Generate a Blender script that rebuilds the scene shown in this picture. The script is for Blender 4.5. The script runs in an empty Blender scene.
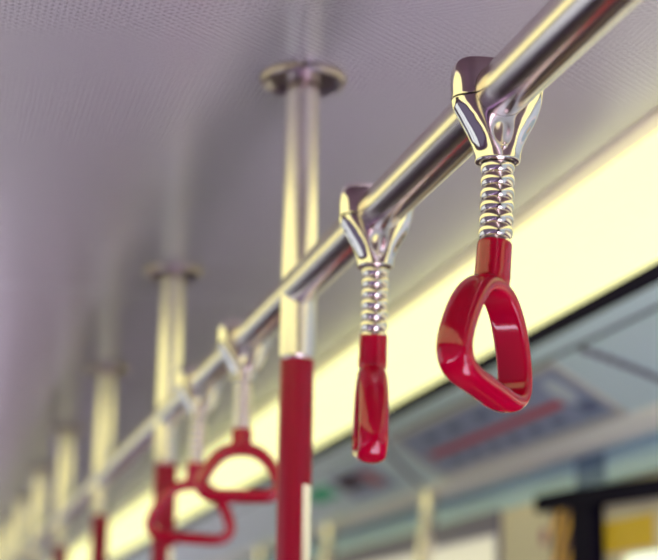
import bpy, bmesh, math, random
from mathutils import Vector, Matrix
random.seed(4)
PI = math.pi
S = bpy.context.scene
COL = S.collection
Z0 = 1.5                       # the camera's height above the car floor
def lin(r, g, b):
    return tuple((c/255/12.92 if c <= 10 else ((c/255+.055)/1.055)**2.4) for c in (r, g, b))

# ---------------------------------------------------------------- materials
def mat(name, color, rough=.5, metal=0., spec=.5, coat=0., emit=None, estr=1., aniso=0., bump=None):
    m = bpy.data.materials.new(name); m.use_nodes = True
    nt = m.node_tree; b = nt.nodes['Principled BSDF']
    b.inputs['Base Color'].default_value = (*color, 1)
    b.inputs['Roughness'].default_value = rough
    b.inputs['Metallic'].default_value = metal
    b.inputs['Specular IOR Level'].default_value = spec
    b.inputs['Coat Weight'].default_value = coat
    b.inputs['Coat Roughness'].default_value = .03
    b.inputs['Anisotropic'].default_value = aniso
    if emit:
        b.inputs['Emission Color'].default_value = (*emit, 1)
        b.inputs['Emission Strength'].default_value = estr
    if bump:                    # (scale vector, strength): fine wear in the surface
        tc = nt.nodes.new('ShaderNodeTexCoord'); mp = nt.nodes.new('ShaderNodeMapping')
        mp.inputs['Scale'].default_value = bump[0]
        nz = nt.nodes.new('ShaderNodeTexNoise'); nz.inputs['Scale'].default_value = 1.; nz.inputs['Detail'].default_value = 3
        bp = nt.nodes.new('ShaderNodeBump'); bp.inputs['Strength'].default_value = bump[1]; bp.inputs['Distance'].default_value = .001
        nt.links.new(tc.outputs['Object'], mp.inputs['Vector']); nt.links.new(mp.outputs['Vector'], nz.inputs['Vector'])
        nt.links.new(nz.outputs['Fac'], bp.inputs['Height']); nt.links.new(bp.outputs['Normal'], b.inputs['Normal'])
    return m

M = {}
M['chrome'] = mat('chrome', (.82, .75, .68), .07, 1.)
M['spring_chrome'] = mat('spring_chrome', (.84, .76, .66), .11, 1.)
M['rail_steel'] = mat('brushed_steel_rail', (.80, .70, .66), .23, 1., bump=((400, 6, 400), .06))
M['pole_steel'] = mat('brushed_steel_pole', (.88, .80, .74), .24, 1., bump=((300, 300, 5), .05))
M['flange_steel'] = mat('flange_steel', (.44, .36, .38), .28, 1.)
M['red'] = mat('red_gloss_plastic', lin(184, 0, 44), .09, 0., .6, .0)
M['sleeve_red'] = mat('red_vinyl_sleeve', lin(158, 0, 42), .3, 0., .3)
M['dark'] = mat('dark_gap', lin(24, 6, 44), .7, 0., .2)
M['navy_trim'] = mat('dark_navy_trim', lin(10, 2, 34), .8, 0., .15)
M['ceiling_dark'] = mat('dark_ceiling_sheet', lin(96, 74, 84), .5)  # for the unseen near ceiling, dark for its reflections
M['cream_trim'] = mat('cream_trim', lin(240, 230, 208), .4)
M['cove'] = mat('cove_panel_grey_blue', lin(212, 238, 244), .35)
M['groove'] = mat('panel_groove', lin(92, 84, 118), .6)
M['window_frame'] = mat('window_frame_lilac_grey', lin(128, 120, 150), .5)
M['wall_blue'] = mat('wall_blue_grey', lin(206, 236, 248), .4)
M['lip_cream'] = mat('lip_cream', lin(248, 252, 246), .4)
M['wall_beige'] = mat('wall_beige', lin(250, 236, 206), .5)
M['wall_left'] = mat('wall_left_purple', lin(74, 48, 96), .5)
M['floor'] = mat('dark_purple_floor', lin(120, 110, 127), .6, bump=((60, 60, 60), .3))
M['board'] = mat('map_board', lin(148, 164, 196), .4)
M['board_dark'] = mat('map_lettering', lin(96, 112, 150), .5)
M['board_red'] = mat('map_line_red', lin(196, 70, 84), .5)
M['badge'] = mat('map_badge_pale', lin(205, 220, 226), .5)
M['frame'] = mat('map_frame', lin(206, 208, 202), .3, .2)
M['green'] = mat('green_sticker', lin(30, 205, 150), .5)
M['yellow'] = mat('yellow_sticker', lin(255, 212, 24), .5)
M['black'] = mat('black_print', lin(60, 14, 40), .6)
M['pink'] = mat('pink_print', lin(196, 130, 140), .6)
M['blue'] = mat('blue_sticker', lin(110, 138, 176), .5)
M['seat'] = mat('seat_steel', (.5, .5, .55), .4, .6)
M['light'] = mat('light_diffuser', (.12, .12, .10), .6, emit=(1.0, .985, .455), estr=1.42)
M['pane'] = mat('bright_window_pane', (.6, .6, .55), .2, emit=(.62, .57, .44), estr=.75)
M['pane_blue'] = mat('pale_blue_glow_pane', (.3, .3, .35), .2, emit=(.66, .76, .88), estr=1.2)  # glow of unseen left panes, mostly added for rail and ceiling
M['pane_white'] = mat('bright_door_pane', (.6, .6, .55), .2, emit=(.93, 1.0, .72), estr=.95)

# perforated ceiling sheet: staggered round holes
def ceiling_mat():
    m = bpy.data.materials.new('perforated_ceiling'); m.use_nodes = True
    nt = m.node_tree; N = nt.nodes; L = nt.links; b = N['Principled BSDF']
    tc = N.new('ShaderNodeTexCoord'); sp = N.new('ShaderNodeSeparateXYZ'); L.new(tc.outputs['Object'], sp.inputs[0])
    def mth(op, a, c=None):
        n = N.new('ShaderNodeMath'); n.operation = op
        for i, v in enumerate((a, c)):
            if v is None: continue
            if isinstance(v, (int, float)): n.inputs[i].default_value = v
            else: L.new(v, n.inputs[i])
        return n.outputs[0]
    PX, PY = .0124, .0100        # two columns of holes per PX, one staggered half a pitch
    def hole(ox, oy):
        u = mth('MULTIPLY', mth('SUBTRACT', mth('FRACT', mth('ADD', mth('DIVIDE', sp.outputs[0], PX), 100.5+ox)), .5), PX)
        v = mth('MULTIPLY', mth('SUBTRACT', mth('FRACT', mth('ADD', mth('DIVIDE', sp.outputs[1], PY), 100.5+oy)), .5), PY)
        d = mth('SQRT', mth('ADD', mth('MULTIPLY', u, u), mth('MULTIPLY', v, v)))
        return mth('LESS_THAN', d, .0025)
    h = mth('MAXIMUM', hole(0, 0), hole(.5, .5))
    mix = N.new('ShaderNodeMix'); mix.data_type = 'RGBA'
    mix.inputs['A'].default_value = (*lin(226, 224, 220), 1); mix.inputs['B'].default_value = (*lin(60, 48, 80), 1)
    L.new(h, mix.inputs['Factor']); L.new(mix.outputs['Result'], b.inputs['Base Color'])
    b.inputs['Roughness'].default_value = .24; b.inputs['Metallic'].default_value = .12; b.inputs['Specular IOR Level'].default_value = .5
    return m
M['ceiling'] = ceiling_mat()

def hazard_mat():
    m = bpy.data.materials.new('yellow_black_hatching'); m.use_nodes = True
    nt = m.node_tree; N = nt.nodes; L = nt.links; b = N['Principled BSDF']
    tc = N.new('ShaderNodeTexCoord'); sp = N.new('ShaderNodeSeparateXYZ'); L.new(tc.outputs['Object'], sp.inputs[0])
    a = N.new('ShaderNodeMath'); a.operation = 'ADD'; L.new(sp.outputs[1], a.inputs[0]); L.new(sp.outputs[2], a.inputs[1])
    w = N.new('ShaderNodeMath'); w.operation = 'MULTIPLY'; L.new(a.outputs[0], w.inputs[0]); w.inputs[1].default_value = 14.
    fr = N.new('ShaderNodeMath'); fr.operation = 'FRACT'; L.new(w.outputs[0], fr.inputs[0])
    g = N.new('ShaderNodeMath'); g.operation = 'GREATER_THAN'; L.new(fr.outputs[0], g.inputs[0]); g.inputs[1].default_value = .5
    mix = N.new('ShaderNodeMix'); mix.data_type = 'RGBA'
    mix.inputs['A'].default_value = (*lin(255, 190, 36), 1); mix.inputs['B'].default_value = (*lin(96, 44, 50), 1)
    L.new(g.outputs[0], mix.inputs['Factor']); L.new(mix.outputs['Result'], b.inputs['Base Color'])
    return m
M['hazard'] = hazard_mat()

# ---------------------------------------------------------------- helpers
def obj(name, bm, material, parent=None, smooth=None, at=None, recalc=True):
    if recalc: bmesh.ops.recalc_face_normals(bm, faces=bm.faces)
    me = bpy.data.meshes.new(name); bm.to_mesh(me); bm.free()
    return link(name, me, material, parent, smooth, at)
def link(name, me, material, parent=None, smooth=None, at=None):
    me.materials.clear(); me.materials.append(M[material] if isinstance(material, str) else material)
    o = bpy.data.objects.new(name, me); COL.objects.link(o)
    if parent: o.parent = parent
    if at: o.location = at
    if smooth is not None:
        for p in me.polygons: p.use_smooth = True
        if smooth < 180: me.set_sharp_from_angle(angle=math.radians(smooth))
    return o
def thing(name, label, cat, loc, group=None):
    o = bpy.data.objects.new(name, None); COL.objects.link(o); o.location = loc
    o.empty_display_size = .05
    o['label'] = label; o['category'] = cat
    if group: o['group'] = group
    return o
def tag(o, label, cat, group=None):
    o['label'] = label; o['category'] = cat
    if group: o['group'] = group
    return o
def struct(name, bm, material, smooth=None):
    o = obj(name, bm, material, None, smooth); o['kind'] = 'structure'; return o
def box(bm, x0, x1, y0, y1, z0, z1):
    vs = [bm.verts.new((x, y, z)) for x in (x0, x1) for y in (y0, y1) for z in (z0, z1)]
    for f in ((0, 1, 3, 2), (4, 6, 7, 5), (0, 4, 5, 1), (2, 3, 7, 6), (0, 2, 6, 4), (1, 5, 7, 3)):
        bm.faces.new([vs[i] for i in f])
    return bm
def newbox(*a): return box(bmesh.new(), *a)
def prism(bm, pts, y0, y1):
    """closed XZ outline extruded along Y"""
    a = [bm.verts.new((x, y0, z)) for x, z in pts]; b = [bm.verts.new((x, y1, z)) for x, z in pts]
    n = len(pts)
    for i in range(n): bm.faces.new((a[i], a[(i+1) % n], b[(i+1) % n], b[i]))
    bm.faces.new(a); bm.faces.new(b[::-1]); return bm
def lathe(bm, prof, seg=48, path=None, close=False):
    """(r, z) profile turned about Z; path(z) -> (origin, frame) bends the axis"""
    rings = []
    for r, z in prof:
        if path: o, (ex, ey) = path(z)
        else: o, ex, ey = Vector((0, 0, z)), Vector((1, 0, 0)), Vector((0, 1, 0))
        if r < 1e-6: rings.append([bm.verts.new(o)])
        else: rings.append([bm.verts.new(o + ex*(r*math.cos(2*PI*i/seg)) + ey*(r*math.sin(2*PI*i/seg))) for i in range(seg)])
    pairs = list(zip(rings, rings[1:]))
    if close: pairs.append((rings[-1], rings[0]))
    for a, b in pairs:
        if len(a) == 1 and len(b) == 1: continue
        for i in range(seg):
            j = (i+1) % seg
            if len(a) == 1: bm.faces.new((a[0], b[j], b[i]))
            elif len(b) == 1: bm.faces.new((a[i], a[j], b[0]))
            else: bm.faces.new((a[i], a[j], b[j], b[i]))
    return bm
def tube(bm, pts, r, seg=24, caps=True):
    pts = [Vector(p) for p in pts]; rings = []
    up = Vector((0, 0, 1)); prev = None
    for i, p in enumerate(pts):
        t = (pts[min(i+1, len(pts)-1)] - pts[max(i-1, 0)]).normalized()
        if prev is None:
            ref = up if abs(t.dot(up)) < .9 else Vector((1, 0, 0)); ex = (ref - t*ref.dot(t)).normalized()
        else: ex = (prev - t*prev.dot(t)).normalized()
        prev = ex; ey = t.cross(ex)
        rr = r[i] if isinstance(r, (list, tuple)) else r
        rings.append([bm.verts.new(p + ex*(rr*math.cos(2*PI*k/seg)) + ey*(rr*math.sin(2*PI*k/seg))) for k in range(seg)])
    for a, b in zip(rings, rings[1:]):
        for i in range(seg): bm.faces.new((a[i], a[(i+1) % seg], b[(i+1) % seg], b[i]))
    if caps: bm.faces.new(rings[0][::-1]); bm.faces.new(rings[-1])
    return bm
def loft(bm, rings):
    R = [[bm.verts.new(p) for p in ring] for ring in rings]; n = len(R[0])
    for a, b in zip(R, R[1:]):
        for i in range(n): bm.faces.new((a[i], a[(i+1) % n], b[(i+1) % n], b[i]))
    bm.faces.new(R[0][::-1]); bm.faces.new(R[-1]); return bm
def catmull(P, n, closed=True):
    out = []; k = len(P)
    for i in range(k):
        p0, p1, p2, p3 = (Vector(P[(i+d) % k]) for d in (-1, 0, 1, 2))
        for s in range(n):
            t = s/n
            out.append(.5*((2*p1) + (p2-p0)*t + (2*p0-5*p1+4*p2-p3)*t*t + (3*p1-p0-3*p2+p3)*t**3))
    return out
def interp(tab, x):
    """smooth monotone cubic through a table of (x, y)"""
    n = len(tab)
    if x <= tab[0][0]: return tab[0][1]
    if x >= tab[-1][0]: return tab[-1][1]
    d = [(tab[i+1][1]-tab[i][1])/(tab[i+1][0]-tab[i][0]) for i in range(n-1)]
    m = [d[0]] + [0 if d[i-1]*d[i] <= 0 else 2*d[i-1]*d[i]/(d[i-1]+d[i]) for i in range(1, n-1)] + [d[-1]]
    for i in range(n-1):
        if x <= tab[i+1][0]:
            h = tab[i+1][0]-tab[i][0]; t = (x-tab[i][0])/h
            return ((2*t**3-3*t*t+1)*tab[i][1] + (t**3-2*t*t+t)*h*m[i] + (-2*t**3+3*t*t)*tab[i+1][1] + (t**3-t*t)*h*m[i+1])
def evaluated(bm, mods, cutter=None):
    """mesh of bm after modifiers; nothing temporary stays in the scene"""
    bmesh.ops.recalc_face_normals(bm, faces=bm.faces)
    me = bpy.data.meshes.new('tmp'); bm.to_mesh(me); bm.free()
    o = bpy.data.objects.new('tmp', me); COL.objects.link(o); c = None
    if cutter:
        bmesh.ops.recalc_face_normals(cutter, faces=cutter.faces)
        cm = bpy.data.meshes.new('tmpc'); cutter.to_mesh(cm); cutter.free()
        c = bpy.data.objects.new('tmpc', cm); COL.objects.link(c)
        md = o.modifiers.new('b', 'BOOLEAN'); md.operation = 'DIFFERENCE'; md.object = c; md.solver = 'EXACT'
    for typ, kw in mods:
        md = o.modifiers.new(typ, typ)
        for k, v in kw.items(): setattr(md, k, v)
    dg = bpy.context.evaluated_depsgraph_get(); dg.update()
    res = bpy.data.meshes.new_from_object(o.evaluated_get(dg))
    bpy.data.objects.remove(o); bpy.data.meshes.remove(me)
    if c: bpy.data.objects.remove(c); bpy.data.meshes.remove(cm)
    return res

# ---------------------------------------------------------------- the car: setting
CX = .366                                    # centre line of the car
def mir(pts): return [(2*CX - x, z) for x, z in pts]
def up(pts): return [(x, z+Z0) for x, z in pts]
YN, YF = -5., 24.
CEIL = .62 + Z0
# ceiling sheets with a fine joint between them
edges = [YN, 1.24, 2.78, 5.78, 8.78, 11.78, 14.78, 17.78, 20.78, YF]
for i, (a, b) in enumerate(zip(edges, edges[1:])):
    bm = newbox(2*CX-.7665, .7665, a+.0012, b-.0012, CEIL, CEIL+.03)
    o = struct('ceiling', bm, 'ceiling' if a >= 1.2 else 'ceiling_dark')      # unseen dark sheet, added so poles and clamps mirror something dark
    md = o.modifiers.new('bevel', 'BEVEL'); md.width = .004; md.segments = 2
struct('ceiling', newbox(2*CX-1.36, 1.36, YN, YF, CEIL+.035, CEIL+.1), 'dark')
struct('floor', newbox(2*CX-1.36, 1.36, YN, YF, -.1, 0), 'floor')
tn = [0]
def trim(pts, material, y0=YN, y1=YF, smooth=None):
    tn[0] += 1
    return struct('trim_%d' % tn[0], prism(bmesh.new(), pts, y0, y1), material, smooth)
for side in (0, 1):
    f = (lambda p: up(p)) if side == 0 else (lambda p: up(mir(p)))
    # rounded cream moulding beside the ceiling
    # flat cream moulding between ceiling and light, a fine joint on either side
    arc = [(.7685, .627), (.7685, .6205), (.7695, .6190), (.7715, .6182), (.776, .6180), (.793, .6180), (.7965, .6186), (.798, .6200), (.798, .627)]
    trim(f(arc), 'cream_trim', smooth=40)
    if side: continue
    # dark gap below the light, sloping panel, groove, lip, wall over the windows
    trim(f([(.986, .60), (.986, .574), (1.0, .5535), (1.06, .56), (1.06, .60)]), 'navy_trim')
    d = Vector((.22, -.1284)); n = Vector((.1284, .22)).normalized()
    P = lambda s, h=0: (1.0 + d.x*s + n.x*h, .553 + d.y*s + n.y*h)
    trim(f([P(0), P(.125), P(.125, .02), P(0, .02)]), 'cove')
    trim(f([P(.125, .006), P(.165, .006), P(.165, .02), P(.125, .02)]), 'groove')
    trim(f([P(.80, -.001), P(.82, -.004), P(.90, -.006), P(.985, -.005), P(1.01, -.001), P(1.0, .004), P(.80, .004)]), 'lip_cream', smooth=50)
    trim(f([P(.165), P(1.0), (1.2315, .421), (1.245, .4225), (1.27, .432), (1.27, .56), P(.3, .03), P(.165, .03)]), 'cove')

# ---- light strips
def light_strip(name, label, f, w=0.):
    t = thing(name, label, 'light', (0, 0, 0))
    prof = f([(.800, .6175), (.801, .585), (.803, .570), (.809, .558), (.820, .550), (.838, .546), (.870, .543), (.905, .541), (.925, .5425), (.945, .5535), (.985, .5765), (.985, .584), (.80, .621)] if not w else
             [(.800, .6175), (.801, .585), (.803, .570), (.809, .558), (.820, .550), (.838, .544), (.985, .51), (.985+w, .45), (.985+w, .48), (.80, .621)])
    obj('diffuser', prism(bmesh.new(), prof, YN, YF), 'light', t, 50)
    tr = f([(.8, .6215), (.985+w, .5835-w*.5), (.985+w, .60), (.80, .63)])
    obj('tray', prism(bmesh.new(), tr, YN, YF), 'cream_trim', t)
    return t
light_strip('light_strip', 'long glowing cream light strip beside the ceiling, above the route map', up)
light_strip('light_strip', 'wide cream light strip on the left of the car, mirrored in the overhead rail', lambda p: up(mir(p)), .20)

# ---- right wall: door near the camera, windows further on
WX = 1.27
def wz(z): return z + Z0
struct('wall_right', newbox(WX, WX+.08, YN, YF, wz(.37), wz(.56)), 'wall_blue')
struct('wall_right', newbox(WX, WX+.08, 3.18, 3.62, 0, wz(.37)), 'wall_beige')
# door: header, jamb, leaf, pane
bm = bmesh.new(); hp = [(.2, .26), (.2, .24+.0), (2.785, .334), (3.06, .342), (3.375, .347), (3.375, .376), (3.2, .372), (2.785, .352)]
hp = [(.2, .24), (2.785, .322), (3.06, .332), (3.375, .345), (3.375, .378), (3.2, .374), (2.785, .354), (.2, .262)]
A = [bm.verts.new((WX-.012, y, wz(z))) for y, z in hp]; B = [bm.verts.new((WX+.06, y, wz(z))) for y, z in hp]
for i in range(len(hp)): bm.faces.new((A[i], A[(i+1) % len(hp)], B[(i+1) % len(hp)], B[i]))
bm.faces.new(A); bm.faces.new(B[::-1]); struct('trim_20', bm, 'navy_trim')
struct('trim_21', newbox(WX-.008, WX+.08, 3.068, 3.188, 0, wz(.345)), 'navy_trim')
b = bmesh.new()
box(b, WX+.015, WX+.05, .2, 3.09, wz(.232), wz(.37)); box(b, WX+.015, WX+.05, 2.985, 3.09, 0, wz(.232))
box(b, WX+.015, WX+.05, .2, 2.985, wz(-.14), wz(.0)); box(b, WX+.015, WX+.05, .2, .4, wz(.0), wz(.232)); box(b, WX+.015, WX+.05, 1.55, 1.75, wz(.0), wz(.232))
d1 = struct('door_1', b, 'wall_beige')
def rounded_yz(bm, x0, x1, y0, y1, z0, z1, r, k=6):
    pts = []
    for cy, cz, a0 in ((y1-r, z1-r, 0), (y0+r, z1-r, PI/2), (y0+r, z0+r, PI), (y1-r, z0+r, 1.5*PI)):
        for i in range(k+1):
            a = a0 + PI/2*i/k; pts.append((cy + r*math.cos(a), cz + r*math.sin(a)))
    A = [bm.verts.new((x0, y, z)) for y, z in pts]; B = [bm.verts.new((x1, y, z)) for y, z in pts]; n = len(pts)
    for i in range(n): bm.faces.new((A[i], A[(i+1) % n], B[(i+1) % n], B[i]))
    bm.faces.new(A); bm.faces.new(B[::-1]); return bm
obj('lower_panel', newbox(WX+.015, WX+.05, .2, 2.985, 0, wz(-.14)), 'wall_left', d1)
obj('pane', rounded_yz(bmesh.new(), WX+.018, WX+.04, 1.74, 2.99, wz(-.01), wz(.236), .05), 'pane_white', d1)
obj('pane', rounded_yz(bmesh.new(), WX+.018, WX+.04, .39, 1.56, wz(-.01), wz(.236), .05), 'pane_white', d1)
struct('wall_right', newbox(WX, WX+.08, YN, .2, 0, wz(.37)), 'wall_blue')
struct('wall_right', newbox(WX, WX+.08, 3.62, YF, wz(-.14), wz(.0)), 'wall_blue')
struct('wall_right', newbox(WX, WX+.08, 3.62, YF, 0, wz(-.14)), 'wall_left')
wn = 0
ys = [3.62, 5.6, 7.6, 9.6, 11.6, 13.6, 15.6, 17.6, 19.6, 21.6, YF]
for a, b_ in zip(ys, ys[1:]):
    wn += 1
    bm = bmesh.new()
    box(bm, WX-.01, WX+.05, a, b_, wz(.325), wz(.372)); box(bm, WX-.01, WX+.05, a, b_, wz(.0), wz(.03))
    box(bm, WX-.01, WX+.05, a, a+.012, wz(.03), wz(.325)); box(bm, WX-.01, WX+.05, b_-.012, b_, wz(.03), wz(.325))
    w = struct('window_%d' % wn, bm, 'window_frame')
    obj('pane', newbox(WX+.015, WX+.03, a+.01, b_-.01, wz(.025), wz(.33)), 'pane', w)

# ---- left wall (out of the frame, seen in the chrome and the rail)
LX = 2*CX - WX
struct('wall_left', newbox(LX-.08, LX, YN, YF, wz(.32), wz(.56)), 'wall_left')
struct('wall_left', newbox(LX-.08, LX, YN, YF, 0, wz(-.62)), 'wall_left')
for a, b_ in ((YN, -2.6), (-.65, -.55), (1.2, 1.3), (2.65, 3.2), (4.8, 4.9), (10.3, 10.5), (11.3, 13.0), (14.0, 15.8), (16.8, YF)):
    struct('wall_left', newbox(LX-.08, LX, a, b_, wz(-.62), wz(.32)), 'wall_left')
lw = struct('window_%d' % (wn+2), box(newbox(LX-.08, LX, 1.3, 2.65, wz(-.62), wz(-.34)), LX-.08, LX, 1.93, 1.97, wz(-.34), wz(.32)), 'wall_left')
for y0, y1 in ((1.3, 1.93), (1.97, 2.65)): obj('pane', newbox(LX-.05, LX-.02, y0, y1, wz(-.34), wz(.32)), 'pane_blue', lw)
lw = struct('window_%d' % (wn+1), newbox(LX-.08, LX, 3.2, 4.8, wz(-.62), wz(.13)), 'wall_left')
obj('pane', newbox(LX-.05, LX-.02, 3.2, 4.8, wz(.13), wz(.32)), 'pane_blue', lw)  # unseen pane added for its bluish reflection in the rail
for k, (y0, y1) in enumerate(((4.9, 7.0), (7.0, 8.6), (8.6, 10.3))):  # unseen glowing panes, added to brighten the ceiling
    lw = struct('window_%d' % (wn+3+k), box(newbox(LX-.08, LX, y0, y1, wz(-.62), wz(-.15)), LX-.08, LX, y0, y0+.05, wz(-.15), wz(.32)), 'wall_left')
    obj('pane', newbox(LX-.05, LX-.02, y0+.05, y1, wz(-.15), wz(.32)), 'pane_blue', lw)
struct('wall_back', newbox(2*CX-1.36, 1.36, YN-.05, YN, 0, CEIL), 'wall_left')
struct('wall_front', newbox(2*CX-1.36, 1.36, YF, YF+.05, 0, CEIL), 'wall_beige')

# ---------------------------------------------------------------- overhead rail and poles
RX, RZ, RR = .366, .39+Z0, .019
bm = bmesh.new(); tube(bm, [(0, y, 0) for y in (-1.2, 0, 2, 6, 10, 14)], RR, 64)
rail = obj('overhead_rail', bm, 'rail_steel', None, 40, at=(RX, 0, RZ))
tag(rail, 'long brushed steel overhead rail the red strap handles hang from', 'rail')

PY0, PS = 1.665, .918
pole_labels = ['nearest steel ceiling pole with red sleeve, between the second and third strap handles',
    'second steel pole from the front, red sleeve behind the blurred fourth strap handle',
    'third steel pole along the rail, its thin red sleeve left of the strap handles',
    'fourth steel pole along the rail, its red sleeve top just above the bottom edge',
    'fifth steel pole along the rail, a blurred cream shape left of the fourth',
    'sixth steel pole along the rail, near the left edge of the photo',
    'seventh steel pole along the rail, at the very left edge of the photo',
    'eighth steel pole along the rail, last and faintest at the lower left edge']
def flange_mesh():
    prof = [(.0185, -.006), (.034, -.0045), (.0375, -.0075), (.0405, -.0100), (.0440, -.0088), (.0458, -.0055), (.0460, -.0015), (.0448, 0), (.0185, 0)]
    return lathe(bmesh.new(), prof, 64, close=True)
def sleeve_mesh():
    bm = bmesh.new(); seg = 64; zt, zc, zb = .315+Z0, .188+Z0, .55
    cut0, cut1 = math.radians(-75), math.radians(20)      # the strip of bare steel lower down, towards the right
    zs = [zt-.0005, zt-.002, zt-.02, zc, zc-.001, .9, zb]
    ro, ri = .0173, .0168
    def ring(r): return [[bm.verts.new((r*math.cos(2*PI*i/seg - PI), r*math.sin(2*PI*i/seg - PI), z)) for i in range(seg)] for z in zs]
    O, I = ring(ro), ring(ri)
    def skip(k, i):
        a = 2*PI*(i+.5)/seg - PI
        return k >= 4 and cut0 < a < cut1
    for k in range(len(zs)-1):
        for i in range(seg):
            if skip(k, i): continue
            j = (i+1) % seg
            bm.faces.new((O[k][i], O[k+1][i], O[k+1][j], O[k][j])); bm.faces.new((I[k][i], I[k][j], I[k+1][j], I[k+1][i]))
    for i in range(seg):
        j = (i+1) % seg; bm.faces.new((O[0][i], O[0][j], I[0][j], I[0][i]))
    return bm
pole0 = thing('grab_pole', pole_labels[0], 'pole', (RX, PY0, 0), 'ceiling poles along the overhead rail')
cut = bmesh.new(); tube(cut, [(0, -.1, RZ), (0, .1, RZ)], RR+.0001, 64)
bm = lathe(bmesh.new(), [(0, .003), (.0167, .003), (.0167, .3152+Z0), (.0171, .3165+Z0), (.0182, .3175+Z0), (.0182, CEIL-.001), (0, CEIL-.001)], 64)
link('tube', evaluated(bm, [], cut), 'pole_steel', pole0, 40)
fl = obj('ceiling_flange', flange_mesh(), 'flange_steel', pole0, 40); fl.location = (0, 0, CEIL)
obj('sleeve', sleeve_mesh(), 'sleeve_red', pole0, 40, recalc=True)
bm = lathe(bmesh.new(), [(.0185, .012), (.03, .010), (.045, .004), (.046, .0), (.0185, 0)], 48, close=True); obj('floor_flange', bm, 'flange_steel', pole0, 40)
for k in range(1, 8):
    r = pole0.copy(); COL.objects.link(r); r.location = (RX, PY0 + PS*k, 0); r['label'] = pole_labels[k]
    for ch in list(pole0.children):
        c = ch.copy(); COL.objects.link(c); c.parent = r

# ---------------------------------------------------------------- strap handles
MM = .001
def sup(a, b, n, z, seg=96, groove=0., gw=6.):
    out = []
    for i in range(seg):
        t = 2*PI*i/seg; c, s = math.cos(t), math.sin(t)
        x = a*math.copysign(abs(c)**(2/n), c); y = b*math.copysign(abs(s)**(2/n), s)
        if groove: y *= 1 - groove*math.exp(-(x/gw)**2)
        out.append((x*MM, y*MM, z*MM))
    return out
def split_shift(pts):
    """the joint between cap and yoke runs slightly aslant across the rail"""
    out = []
    for x, y, z in pts:
        k = max(0., 1 - abs(z)/.020)**1.2
        out.append((x, y, z + k*(.16*x - .0012)))
    return out
def yoke_mesh():
    A = [(-49, 15.4), (-44, 15.6), (-38, 16.9), (-31, 19.8), (-23, 24.2), (-15, 28.2), (-7, 31.0), (0, 32.0)]
    B = [(-49, 15.4), (-42, 15.2), (-32, 14.2), (-20, 12.8), (-8, 11.8), (0, 11.4)]
    N = [(-49, 2.0), (-42, 2.1), (-30, 2.5), (-15, 3.0), (0, 3.4)]
    rings = []
    zs = [-49, -48.6, -48] + [-47 + 47*k/46 for k in range(47)]
    for z in zs:
        sh = {-49: .93, -48.6: .975}.get(z, 1.)
        g = .17*math.exp(-((z+31)/13)**2)
        rings.append(split_shift(sup(interp(A, z)*sh, interp(B, z)*sh, interp(N, z), z, 128, groove=g, gw=7.5)))
    bm = loft(bmesh.new(), rings)
    cut = bmesh.new(); tube(cut, [(0, -.05, 0), (0, .05, 0)], .0192, 128)
    lathe(cut, [(0, -.06), (.0128, -.06), (.0128, -.0455), (0, -.0455)], 48)
    return evaluated(bm, [('BEVEL', dict(width=.0016, segments=4, limit_method='ANGLE', angle_limit=math.radians(40), harden_normals=False))], cut)
def cap_mesh():
    A = [(1, 32.2), (9, 32.4), (15, 31.8), (19, 30.2), (22, 27.6), (24.2, 23.6), (25.6, 18), (26.2, 10)]
    B = [(1, 11.4), (12, 11.4), (18, 10.6), (21, 9.4), (24, 6.8), (25.6, 4.0), (26.2, 1.8)]
    zs = [1 + 17*k/18 for k in range(19)] + [19, 20, 21, 22, 23, 23.8, 24.5, 25.1, 25.6, 25.9, 26.1, 26.2]
    rings = [split_shift(sup(interp(A, z), interp(B, z), 3.2, z, 128)) for z in zs]
    bm = loft(bmesh.new(), rings)
    cut = bmesh.new(); tube(cut, [(0, -.05, 0), (0, .05, 0)], .0192, 128)
    return evaluated(bm, [('BEVEL', dict(width=.0014, segments=3, limit_method='ANGLE', angle_limit=math.radians(50)))], cut)
def handle_mesh(sx=1., sz=1., tk=1.):
    # centre line of the ring, mm, apex near the top
    half = [(0, -33), (14, -35), (26, -42.5), (37, -56), (45.5, -73), (49.5, -87), (48, -96.5), (40.5, -103.5), (28, -106), (12, -106)]
    P = [(x, 0, z) for x, z in half] + [(0, 0, -106)] + [(-x, 0, z) for x, z in half[:0:-1]]
    C = catmull(P, 10)
    n = len(C); bm = bmesh.new(); rings = []
    # section: flat inner face with soft edges, crowned outer face
    base = [(-4.6, -11.2), (-5.3, -10.2), (-5.5, -8.5), (-5.5, 0), (-5.5, 8.5), (-5.3, 10.2), (-4.6, 11.2), (-3.2, 12.0), (-1.4, 12.3), (.6, 12.0), (2.6, 10.9), (4.4, 8.7), (5.6, 5.6), (6.1, 2.4), (6.1, -2.4), (5.6, -5.6), (4.4, -8.7), (2.6, -10.9), (.6, -12.0), (-1.4, -12.3), (-3.2, -12.0)]
    for i in range(n):
        t = (C[(i+1) % n] - C[i-1]).normalized(); nn = Vector((t.z, 0, -t.x))
        rings.append([bm.verts.new(Vector((C[i].x*sx, 0, C[i].z*sz))*MM + (Vector((0, v, 0)) - nn*u)*MM) for u, v in [(u, v*(1 - .05*max(0, 1 - (-33 - C[i].z)/20))) for u, v in [(u*tk, v) for u, v in base]]])
    m = len(base)
    for i in range(n):
        a, b = rings[i], rings[(i+1) % n]
        for k in range(m): bm.faces.new((a[k], a[(k+1) % m], b[(k+1) % m], b[k]))
    # moulded sleeve that flares into the ring
    prof = [(0, 0), (10.4, 0), (11.4, -.5), (11.8, -1.5), (12.0, -20), (12.2, -26), (11.8, -30), (10, -33), (0, -35)]
    lathe(bm, [(r*MM, z*MM*sz) for r, z in prof], 48)
    return evaluated(bm, [('REMESH', dict(mode='VOXEL', voxel_size=.0006, use_smooth_shade=True)), ('SMOOTH', dict(factor=.5, iterations=10))])

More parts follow.
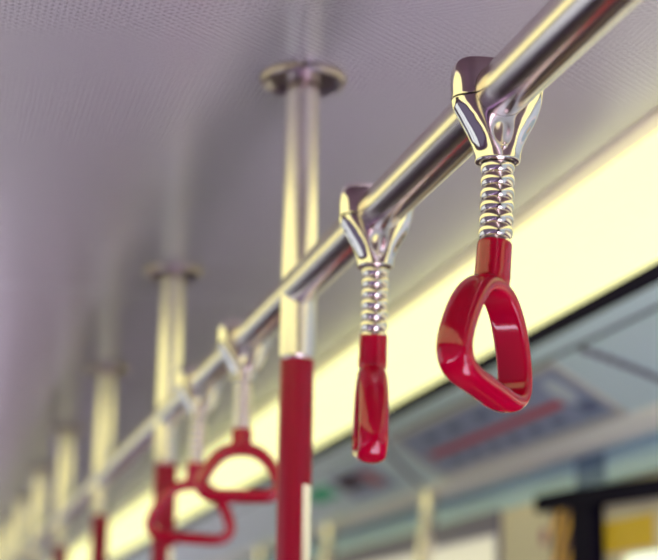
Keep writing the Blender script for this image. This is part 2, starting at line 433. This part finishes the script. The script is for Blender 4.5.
YOKE, CAP = yoke_mesh(), cap_mesh()
H_STD = handle_mesh(.96, .97)
def strap(y, label, phi, tilt=(0, 0), H=None, spin=0):
    """phi: heading of the ring's plane (deg); tilt: sideways slope (x, y) the handle hangs at"""
    H = H or H_STD
    t = thing('strap_handle', label, 'strap handle', (RX, y, RZ), 'red strap handles on the overhead rail')
    yk = link('clamp_yoke', YOKE if not YOKE.materials else YOKE, 'chrome', t, 35)
    link('clamp_cap', CAP, 'chrome', t, 35)
    bm = bmesh.new(); bmesh.ops.create_uvsphere(bm, u_segments=20, v_segments=12, radius=.0021)
    for v in bm.verts: v.co.y *= .6
    obj('rivet', bm, 'chrome', yk, 180).location = (0, -.0150, -.0405)
    # coil spring neck along a gently bent axis
    T = Vector((tilt[0], tilt[1], -1.)).normalized(); z0, L = -.0460, .0605
    Pa = Vector((0, 0, z0)); Pb = Pa + Vector((0, 0, -1))*L*.5; Pc = Pb + T*L*.5
    def path(s):
        o = Pa*(1-s)**2 + Pb*2*s*(1-s) + Pc*s*s
        tg = ((Pb-Pa)*(1-s) + (Pc-Pb)*s).normalized(); ex = Vector((1, 0, 0)); ex = (ex - tg*ex.dot(tg)).normalized()
        return o, (ex, tg.cross(ex))
    N, prof = 6.5, []
    prof.append((0, 0))
    steps = 130
    for i in range(steps+1):
        s = i/steps; ph = s*N - .15
        w = abs(math.sin(PI*ph))**.6
        prof.append(((9.7 + 1.9*w)*MM, s))
    prof.append((0, 1))
    obj('spring', lathe(bmesh.new(), prof, 48, path), 'spring_chrome', t, 70)
    h = link('handle', H, 'red', t, 180)
    ez = -T; ex = Vector((math.cos(math.radians(phi)), math.sin(math.radians(phi)), 0)); ex = (ex - ez*ex.dot(ez)).normalized(); ey = ez.cross(ex)
    m = Matrix((ex, ey, ez)).transposed().to_4x4(); m.translation = Pc - T*.001
    h.matrix_local = m
    return t
strap(1.046, 'sharp red strap handle nearest the camera, turned so its open ring shows', 46, (-.115, -.107))
strap(1.362, 'red strap handle seen edge-on, second from the camera', 79, (.012, .15))
strap(1.958, 'blurred red strap handle partly behind the nearest red-sleeved pole', -14, (0, 0), handle_mesh(.92, .75, 1.3))
strap(2.284, 'blurred red strap handle in front of the second pole, farthest from the camera', -9, (-.02, .20), handle_mesh(1.08, .99, 1.3))

# ---------------------------------------------------------------- things on the right side
d2, n2 = Vector((.22, -.1284)), Vector((.1284, .22)).normalized()
def slope_at(s, h): return Vector((1.0 + d2.x*s - n2.x*h, 0, .553 + Z0 + d2.y*s - n2.y*h))
def slab(bm, y0, y1, s0, s1, h0, h1):
    """slab lying on the sloping panel; h towards the cabin"""
    vs = [bm.verts.new(slope_at(s, h) + Vector((0, y, 0))) for y in (y0, y1) for s in (s0, s1) for h in (h0, h1)]
    for f in ((0, 1, 3, 2), (4, 6, 7, 5), (0, 4, 5, 1), (2, 3, 7, 6), (0, 2, 6, 4), (1, 5, 7, 3)): bm.faces.new([vs[i] for i in f])
    return bm
def frame(y0, y1, s0, s1, w=.02, ws=.05):
    bm = bmesh.new()
    slab(bm, y0-w, y0, s0-ws, s1+ws, .0005, .006); slab(bm, y1, y1+w, s0-ws, s1+ws, .0005, .006)
    slab(bm, y0, y1, s0-ws, s0, .0005, .006); slab(bm, y0, y1, s1, s1+ws, .0005, .006); return bm
mp = thing('route_map', 'grey-blue route map with a red line on the sloping panel behind the handles', 'sign', (1.11, 3.2, .489+Z0))
def on(parent, name, bm, material):
    o = obj(name, bm, material); o.parent = parent; o.location = -parent.location; return o
on(mp, 'board', slab(bmesh.new(), 2.70, 3.69, .20, .74, .0005, .004), 'board')
on(mp, 'border', frame(2.70, 3.69, .20, .74), 'frame')
on(mp, 'route_line', slab(bmesh.new(), 2.83, 3.62, .46, .53, .0042, .0055), 'board_red')
for y in (2.93, 3.05, 3.17, 3.29, 3.41, 3.53):
    on(mp, 'station_name', slab(bmesh.new(), y-.035, y+.02, .60, .67, .0042, .0052), 'board_dark')
for y in (2.98, 3.16, 3.34, 3.5):
    on(mp, 'station_name', slab(bmesh.new(), y-.04, y+.03, .28, .36, .0042, .0052), 'board_dark')
def disc(y, s, r, h0, h1, seg=24):
    bm = bmesh.new(); R = []
    for h in (h0, h1):
        R.append([bm.verts.new(slope_at(s + r*math.sin(2*PI*i/seg)/d2.length, h) + Vector((0, y + r*math.cos(2*PI*i/seg), 0))) for i in range(seg)])
    for i in range(seg): bm.faces.new((R[0][i], R[0][(i+1) % seg], R[1][(i+1) % seg], R[1][i]))
    bm.faces.new(R[0][::-1]); bm.faces.new(R[1]); return bm
on(mp, 'badge', disc(2.78, .40, .035, .0042, .0054), 'badge')
on(mp, 'badge_mark', slab(bmesh.new(), 2.725, 2.80, .56, .66, .0042, .0052), 'board_dark')
m2 = thing('advert_card', 'small dull purple-grey card on the sloping panel beside the green sticker', 'sign', (1.095, 4.2, .497+Z0))
on(m2, 'card', slab(bmesh.new(), 4.02, 4.42, .26, .66, .0005, .004), 'board')
on(m2, 'print', slab(bmesh.new(), 4.18, 4.38, .32, .50, .0042, .0052), 'black')
on(m2, 'print', slab(bmesh.new(), 4.06, 4.16, .36, .58, .0042, .0052), 'pink')
gs = obj('exit_sticker', slab(bmesh.new(), 4.50, 4.76, .32, .53, .0005, .003), 'green')
tag(gs, 'small green sticker on the sloping panel right of the nearest pole', 'sticker')
# arched seams that divide the sloping panel
for (ya, yb) in ((2.56, 2.45), (3.78, 3.92)):
    bm = bmesh.new(); pr = None
    for k in range(13):
        s = .16 + .84*k/12; y = ya + (yb-ya)*math.sin(PI/2*k/12)
        if pr: slab(bm, min(pr[1], y)-.006, max(pr[1], y)+.006, pr[0], s, .0003, .0018)
        pr = (s, y)
    tn[0] = max(tn[0], 29) + 1
    struct('trim_%d' % tn[0], bm, 'groove')
bl = obj('blue_sticker', newbox(WX-.002, WX-.0003, 3.02, 3.17, wz(.372), wz(.432)), 'blue')
tag(bl, 'faded blue sticker on the wall above the dark door header', 'sticker')
hz = obj('warning_tape', newbox(WX-.003, WX-.0003, 3.192, 3.30, .0005, wz(.36)), 'hazard')
tag(hz, 'yellow and black hatched warning tape beside the dark door jamb', 'tape')
ys_ = thing('door_notice', 'yellow notice on the door above its bright window', 'sticker', (WX+.014, 2.93, wz(.268)))
on(ys_, 'notice_sheet', newbox(WX+.012, WX+.0147, 2.84, 3.06, wz(.240), wz(.298)), 'yellow')
lg = obj('wall_emblem', rounded_yz(bmesh.new(), WX-.002, WX-.0003, 3.33, 3.37, wz(.275), wz(.310), .015), 'pink')
tag(lg, 'small faint pink emblem on the beige wall left of the hatched tape', 'sticker')

gl = ['right-hand pale seat pole rising to the sloping panel below the route map',
      'middle pale seat pole rising to the sloping panel right of the red sleeve',
      'left-hand pale seat pole, short blurred stub left of the red sleeve']
for y, lb in zip((3.872, 4.87, 5.88), gl):
    t = thing('seat_pole', lb, 'pole', (1.06, y, 0), 'pale seat poles by the windows')
    bm = bmesh.new(); X = 1.186
    pts = [(1.06-1.06, 0, .003), (0, 0, .55), (.006, 0, .75), (.022, 0, .95)] + [(X-1.06-.105*(1-k/8)*.75, 0, 1.35+.59*k/8) for k in range(0, 9)]
    pts += [(X-1.06+.001, 0, 1.944), (X-1.06+.002, 0, 1.949)]
    tube(bm, pts, [.0195]*(len(pts)-2) + [.017, .010], 24); obj('tube', bm, 'pole_steel', t, 50)
    bm = lathe(bmesh.new(), [(.020, .012), (.03, .010), (.042, .003), (.043, .0), (.020, 0)], 32, close=True); obj('floor_flange', bm, 'flange_steel', t, 40)

# ---------------------------------------------------------------- lights
W = bpy.data.worlds.new('World'); S.world = W; W.use_nodes = True
W.node_tree.nodes['Background'].inputs[0].default_value = (.17, .15, .25, 1)
W.node_tree.nodes['Background'].inputs[1].default_value = 1.0
def area(name, loc, rot, sx, sy, power, color):
    L = bpy.data.lights.new(name, 'AREA'); L.shape = 'RECTANGLE'; L.size = sx; L.size_y = sy; L.energy = power; L.color = color
    o = bpy.data.objects.new(name, L); COL.objects.link(o); o.location = loc; o.rotation_euler = rot
    return o
# added sunlight through unseen left windows; its floor bounce brightens the ceiling
bounce_sun = bpy.data.lights.new('bounce_sun', 'SUN'); bounce_sun.energy = 118.; bounce_sun.angle = math.radians(3); bounce_sun.color = (1.0, .98, 1.0)
so = bpy.data.objects.new('bounce_sun', bounce_sun); COL.objects.link(so); so.location = (-6, 0, 8)
so.rotation_euler = Vector((.66, .05, -.75)).to_track_quat('-Z', 'Y').to_euler()

# ---------------------------------------------------------------- camera
R = Matrix(((0.97157174, -0.06920852, -0.22640346), (-0.23618854, -0.21780594, -0.94698234), (0.01622723, 0.97353518, -0.22796035)))
cam = bpy.data.cameras.new('Camera'); co = bpy.data.objects.new('Camera', cam); COL.objects.link(co)
mw = R.to_4x4(); mw.translation = (0, 0, Z0); co.matrix_world = mw
cam.sensor_width = 36; cam.lens = 1700/658*36; cam.clip_start = .02
cam.dof.use_dof = True; cam.dof.focus_distance = 1.205; cam.dof.aperture_fstop = 5.4; cam.dof.aperture_blades = 0
S.camera = co
S.view_settings.view_transform = 'Standard'; S.view_settings.look = 'None'; S.view_settings.gamma = 1; S.view_settings.exposure = 0
S.view_settings.use_curve_mapping = False
